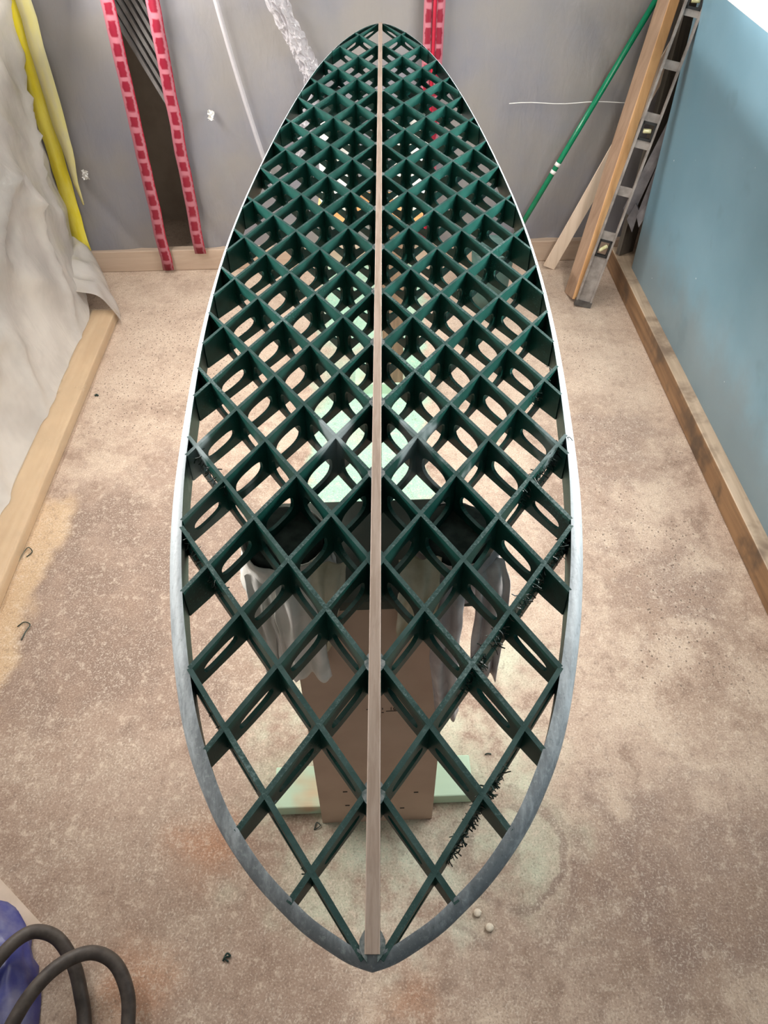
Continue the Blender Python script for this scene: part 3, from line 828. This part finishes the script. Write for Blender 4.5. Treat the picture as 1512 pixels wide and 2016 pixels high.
for (sx, sz, lab) in ((-1.145, .415, 'small pale tape scrap on the rear sheet beside the yellow tape'), (-.63, .62, 'small pale tape scrap on the rear sheet right of the zip tapes')):
    v, f = grid(lambda u, w: (sx+.022*(u-.5)+.008*nz(w*6, u*3, sx), yrear(sx)-.022-.010*ridged(u*4, w*4, sx), sz+.034*(w-.5)+.008*nz(u*7, w*3, 1)), 6, 8)
    tag(mesh('tape_scrap', v, f, MAT['white'], None, None, False, loc=(sx, yrear(sx), sz)), lab, 'scrap')
# grey boards leaning behind the opening
random.seed(3)
for k in range(7):
    x0 = -.99+.020*k
    a, c = Vector((x0, 3.22+.012*k, 1.06)), Vector((x0+.40, 3.22+.012*k, .16))
    d = (c-a).normalized(); ang = math.atan2(d.x, -d.z)
    Mx = Matrix.Rotation(-ang, 3, 'Y')
    o = MB().box((a+c)/2, (.013, .30, (c-a).length), Mx).build('grey_board', MAT['metal_grey'], loc=tuple(c))
    tag(o, '%s thin grey board from the left in the stack behind the unzipped opening' % ('leftmost', 'second', 'third', 'fourth', 'fifth', 'sixth', 'seventh')[k], 'board', 'grey boards behind the opening')

# ------------------------------------------------------------------ things leaning in the right rear corner
def leaning(name, foot, top, ext, dims, twist, label, cat):
    """empty at the foot; returns frame matrix (local z along the piece)"""
    A, B = Vector(foot), Vector(top); d = (B-A).normalized()
    y = Vector((math.sin(twist), math.cos(twist), 0)); y = (y-d*y.dot(d)).normalized(); x = y.cross(d)
    R = Matrix((x, y, d)).transposed()
    return A, R
def lbox(mb, A, R, x0, x1, y0, y1, z0, z1, m=0):
    P = lambda x, y, z: A+R @ Vector((x, y, z))
    return mb.hexa([P(x0, y0, z0), P(x1, y0, z0), P(x1, y1, z0), P(x0, y1, z0), P(x0, y0, z1), P(x1, y0, z1), P(x1, y1, z1), P(x0, y1, z1)], m)
# timber
A, R = leaning('', (.772, 2.725, .0), (.973, 2.972, .976), 0, 0, -.12, '', '')
b = lbox(MB(), A, R, -.019, .019, 0, .089, .012, 1.12); b.m[2] = 1
tag(bevel(b.build('timber', [MAT['two4'], MAT['two4_lit_edge']], loc=tuple(A)), .003), 'orange-brown length of timber leaning in the right rear corner', 'timber')
# spirit level
A, R = leaning('', (.793, 2.700, .0), (.985, 2.806, 1.012), 0, 0, .22, '', '')
lv = empty('spirit_level', A, 'long grey metal spirit level leaning beside the timber', 'level')
LW, LT, LL = .031, .011, 1.21
lbox(MB(), A, R, -LW, -LW+.007, -LT, LT, .02, LL).build('flange', MAT['level'], lv)
lbox(MB(), A, R, LW-.007, LW, -LT, LT, .02, LL).build('flange', MAT['level'], lv)
cuts = [(.205, .270), (.300, .432), (.464, .595), (.622, .682), (.709, .840), (.867, .991), (1.01, 1.06)]
z = .02
for (c0, c1) in cuts+[(LL-.02, LL)]:
    lbox(MB(), A, R, -LW+.007, LW-.007, -.004, .004, z, c0).build('web', MAT['level'], lv); z = c1
for j in (0, 3, 6):
    c0, c1 = cuts[j]
    fr = lbox(MB(), A, R, -LW+.007, LW-.007, -.009, .009, c0, c0+.008)
    lbox(fr, A, R, -LW+.007, LW-.007, -.009, .009, c1-.008, c1); lbox(fr, A, R, -LW+.007, -LW+.014, -.009, .009, c0, c1); lbox(fr, A, R, LW-.014, LW-.007, -.009, .009, c0, c1)
    vf = fr.build('vial_frame', MAT['dark'], lv)
    P = [A+R @ Vector((q*(.013 if j else .012), 0, (c0+c1)/2+q*(.012 if j == 0 else .002))) for q in (-1, -.5, 0, .5, 1)]
    MB().tube(P, .0075, 10).build('vial', MAT['vial'], vf, True)
lbox(MB(), A, R, -LW-.002, LW+.002, -LT-.002, LT+.002, 0.002, .024).build('end_cap', MAT['level_cap'], lv)
lbox(MB(), A, R, -LW-.002, LW+.002, -LT-.002, LT+.002, LL-.02, LL+.002).build('end_cap', MAT['level_cap'], lv)
# pale lath
A, R = leaning('', (.700, 2.99, .0), (.886, 3.035, .44), 0, 0, .0, '', '')
tag(lbox(MB(), A, R, -.025, .025, 0, .008, .01, 1.0).build('lath', MAT['lath'], loc=tuple(A)), 'pale flat lath leaning behind the timber', 'lath')
# green pole
gp = empty('green_pole', (.487, 2.995, 0), 'glossy green pole leaning against the rear sheet', 'pole')
a, c = Vector((.487, 3.015, .006)), Vector((1.006, 3.072, 1.10))
sft = MB().tube([a, c], .0105, 14).build('shaft', MAT['pole'], gp, True)
for t_ in (.352, .378):
    q = a.lerp(c, t_); d = (c-a).normalized()
    MB().tube([q-d*.006, q+d*.008], .0112, 14).build('label_band', MAT['white'], sft, True)
# dark dirty board in the corner behind the level
A, R = leaning('', (1.005, 2.955, .0), (1.075, 3.02, 1.4), 0, 0, -.6, '', '')
tag(lbox(MB(), A, R, -.045, .035, 0, .02, .09, 1.5).build('corner_board', MAT['dirty_board'], loc=tuple(A)), 'dark dirty board standing behind the spirit level', 'board')
# grey folded rubber sheet hung on the board
gf = empty('rubber_flap', (1.0, 2.93, .25), 'grey folded rubber sheet hanging behind the spirit level', 'sheet')
def flap_piece(pts, th):
    n = len(pts)
    v = [Vector(p) for p in pts]+[Vector(p)+Vector((.004, th, 0)) for p in pts]
    f = [tuple(range(n)), tuple(range(2*n-1, n-1, -1))]+[((k+1) % n, k, n+k, n+(k+1) % n) for k in range(n)]
    return v, f
v, f = flap_piece([(.935, 2.905, .300), (.975, 2.90, .265), (1.045, 2.905, .56), (1.03, 2.915, .62)], .010); mesh('fold', v, f, MAT['flap'], gf)
v, f = flap_piece([(.985, 2.880, .285), (1.000, 2.865, .245), (1.062, 2.875, .400), (1.020, 2.89, .470)], .010); mesh('fold', v, f, MAT['flap'], gf)
v, f = flap_piece([(.955, 2.895, .265), (.985, 2.885, .215), (.992, 2.885, .300), (.975, 2.89, .330)], .008); mesh('fold', v, f, MAT['flap'], gf)
# teal bin under the nose
tb = empty('teal_bucket', (.42, 2.72, 0), 'dark teal bucket on the floor behind the board', 'bucket')
v, f = grid(lambda u, w: (.42+math.cos(u*2*PI)*(.065+.018*w), 2.72+math.sin(u*2*PI)*(.065+.018*w), .002+.24*w), 28, 4)
bd = mesh('body', v, f, MAT['teal'], tb, None, True); bd.modifiers.new('thick', 'SOLIDIFY').thickness = .003
MB().tube([(.42+math.cos(k*PI/14)*.085, 2.72+math.sin(k*PI/14)*.085, .242) for k in range(29)], .005, 8).build('rim', MAT['teal'], bd, True)

# ------------------------------------------------------------------ near left: hose, purple bag, card
hz = [(-0.80, 0.20, 0.055), (-0.718, 0.302, 0.088), (-0.677, 0.370, 0.100), (-0.653, 0.403, 0.095), (-0.628, 0.416, 0.085), (-0.595, 0.408, 0.065), (-0.562, 0.371, 0.045), (-0.541, 0.326, 0.028), (-0.527, 0.285, 0.018), (-0.509, 0.195, 0.015), (-.53, .05, .0145)]
h1 = MB().tube(catmull(hz, 10), .0125, 14).build('rubber_hose', MAT['hose'], None, True, loc=(-.53, .05, .0))
tag(h1, 'dark rubber hose loop behind the other one, arching off the purple bag', 'hose')
hz2 = [(-.70, .06, .075), (-0.646, 0.180, 0.092), (-0.618, 0.276, 0.102), (-0.593, 0.326, 0.106), (-0.561, 0.362, 0.100), (-0.519, 0.380, 0.090), (-0.480, 0.368, 0.072), (-0.453, 0.329, 0.052), (-0.444, 0.282, 0.035), (-0.439, 0.195, 0.016), (-.46, .03, .0145)]
h2 = MB().tube(catmull(hz2, 10), .0125, 14).build('rubber_hose', MAT['hose'], None, True, loc=(-.46, .03, .0))
tag(h2, 'dark rubber hose loop crossing in front, nearest the floor centre', 'hose')
def bag(u, w):
    a = u*2*PI; ph = w*PI/2
    r = math.cos(ph)**.6
    k = 1+.07*nz(math.cos(a)*1.6, math.sin(a)*1.6, w*2+4)+.05*ridged(math.cos(a)*3, math.sin(a)*3, w*4)
    zz = .082*math.sin(ph)*(1+.25*nz(math.cos(a)*r*4, math.sin(a)*r*4, 1.5)+.12*ridged(math.cos(a)*r*7, math.sin(a)*r*7, 3))
    return (-.795+math.cos(a)*r*.168*k, .275+math.sin(a)*r*.215*k, min(.086, zz)+.003)
v, f = grid(bag, 64, 28)
tag(mesh('purple_bag', v, f, MAT['purple'], None, None, True, loc=(-.81, .275, 0)), 'crumpled purple-blue plastic bag at the lower left', 'bag')
tag(MB().hexa([(-.86, .545, .001), (-.745, .382, .001), (-.655, .448, .001), (-.770, .535, .001), (-.86, .545, .005), (-.745, .382, .005), (-.655, .448, .005), (-.770, .535, .005)]).build('card_scrap', MAT['card'], loc=(-.75, .46, 0)), 'pale card scrap sticking out from under the purple bag', 'card')

# ------------------------------------------------------------------ debris on the floor
def pebble(x, y, r, label, seed):
    v, f = grid(lambda u, w: (x+math.cos(u*2*PI)*math.sin(w*PI)*r*(1+.2*nz(u*5, w*4, seed)), y+math.sin(u*2*PI)*math.sin(w*PI)*r, max(.0006, r*.55-math.cos(w*PI)*r*.55)), 12, 8)
    tag(mesh('pebble', v, f, MAT['pebble'], None, None, True, loc=(x, y, 0)), label, 'pebble')
pebble(.188, .470, .0080, 'small pale pebble on the floor, nearer the tail rail', 1)
pebble(.209, .444, .0082, 'small pale pebble on the floor, further from the tail rail', 2)
def shaving(pts, label, r=.0014):
    tag(MB().tube(catmull(pts, 6), r, 6).build('plastic_shaving', MAT['strand'], None, True, loc=(pts[0][0], pts[0][1], 0)), label, 'shaving')
def around(x, y, L): return [(x+a*L, y+b_*L, .002+abs(c)*.01) for a, b_, c in L_]
L_ = [(-.5, -.9, 0), (-.3, .2, .3), (0, .8, .5), (.5, .3, .2), (.1, -.3, 0)]
shaving(around(-1.000, 1.400, .028), 'thin dark curl of plastic beside the left timber, farther one')
L_ = [(-.6, .3, 0), (-.1, .7, .3), (.5, .4, .4), (.3, -.4, .2), (.2, -1.1, 0)]
shaving(around(-.925, 1.145, .030), 'thin dark curl of plastic beside the left timber, nearer one')
L_ = [(-.4, -.5, 0), (.1, .4, .4), (.6, .1, .1), (-.2, -.1, .3), (.4, -.6, 0)]
shaving(around(-.293, .394, .013), 'dark green shaving on the floor left of the tail', .0018)
L_ = [(-.5, 0, 0), (0, .3, .2), (.5, 0, 0)]
shaving(around(-.994, 2.127, .012), 'tiny dark chip near the far end of the left timber', .0035)
L_ = [(-.5, -.6, 0), (-.2, .5, .1), (.4, .0, .2), (-.4, -.5, 0)]
shaving(around(-.135, .640, .014), 'triangular dark scrap in front of the stand foot', .0010)
L_ = [(-.6, 0, 0), (0, .15, .1), (.6, .05, 0)]
shaving(around(-.09, .622, .012), 'short dark sliver in front of the stand column', .0016)
shaving(around(.24, .80, .012), 'short dark sliver on the mint-tinted floor right of the stand', .0014)
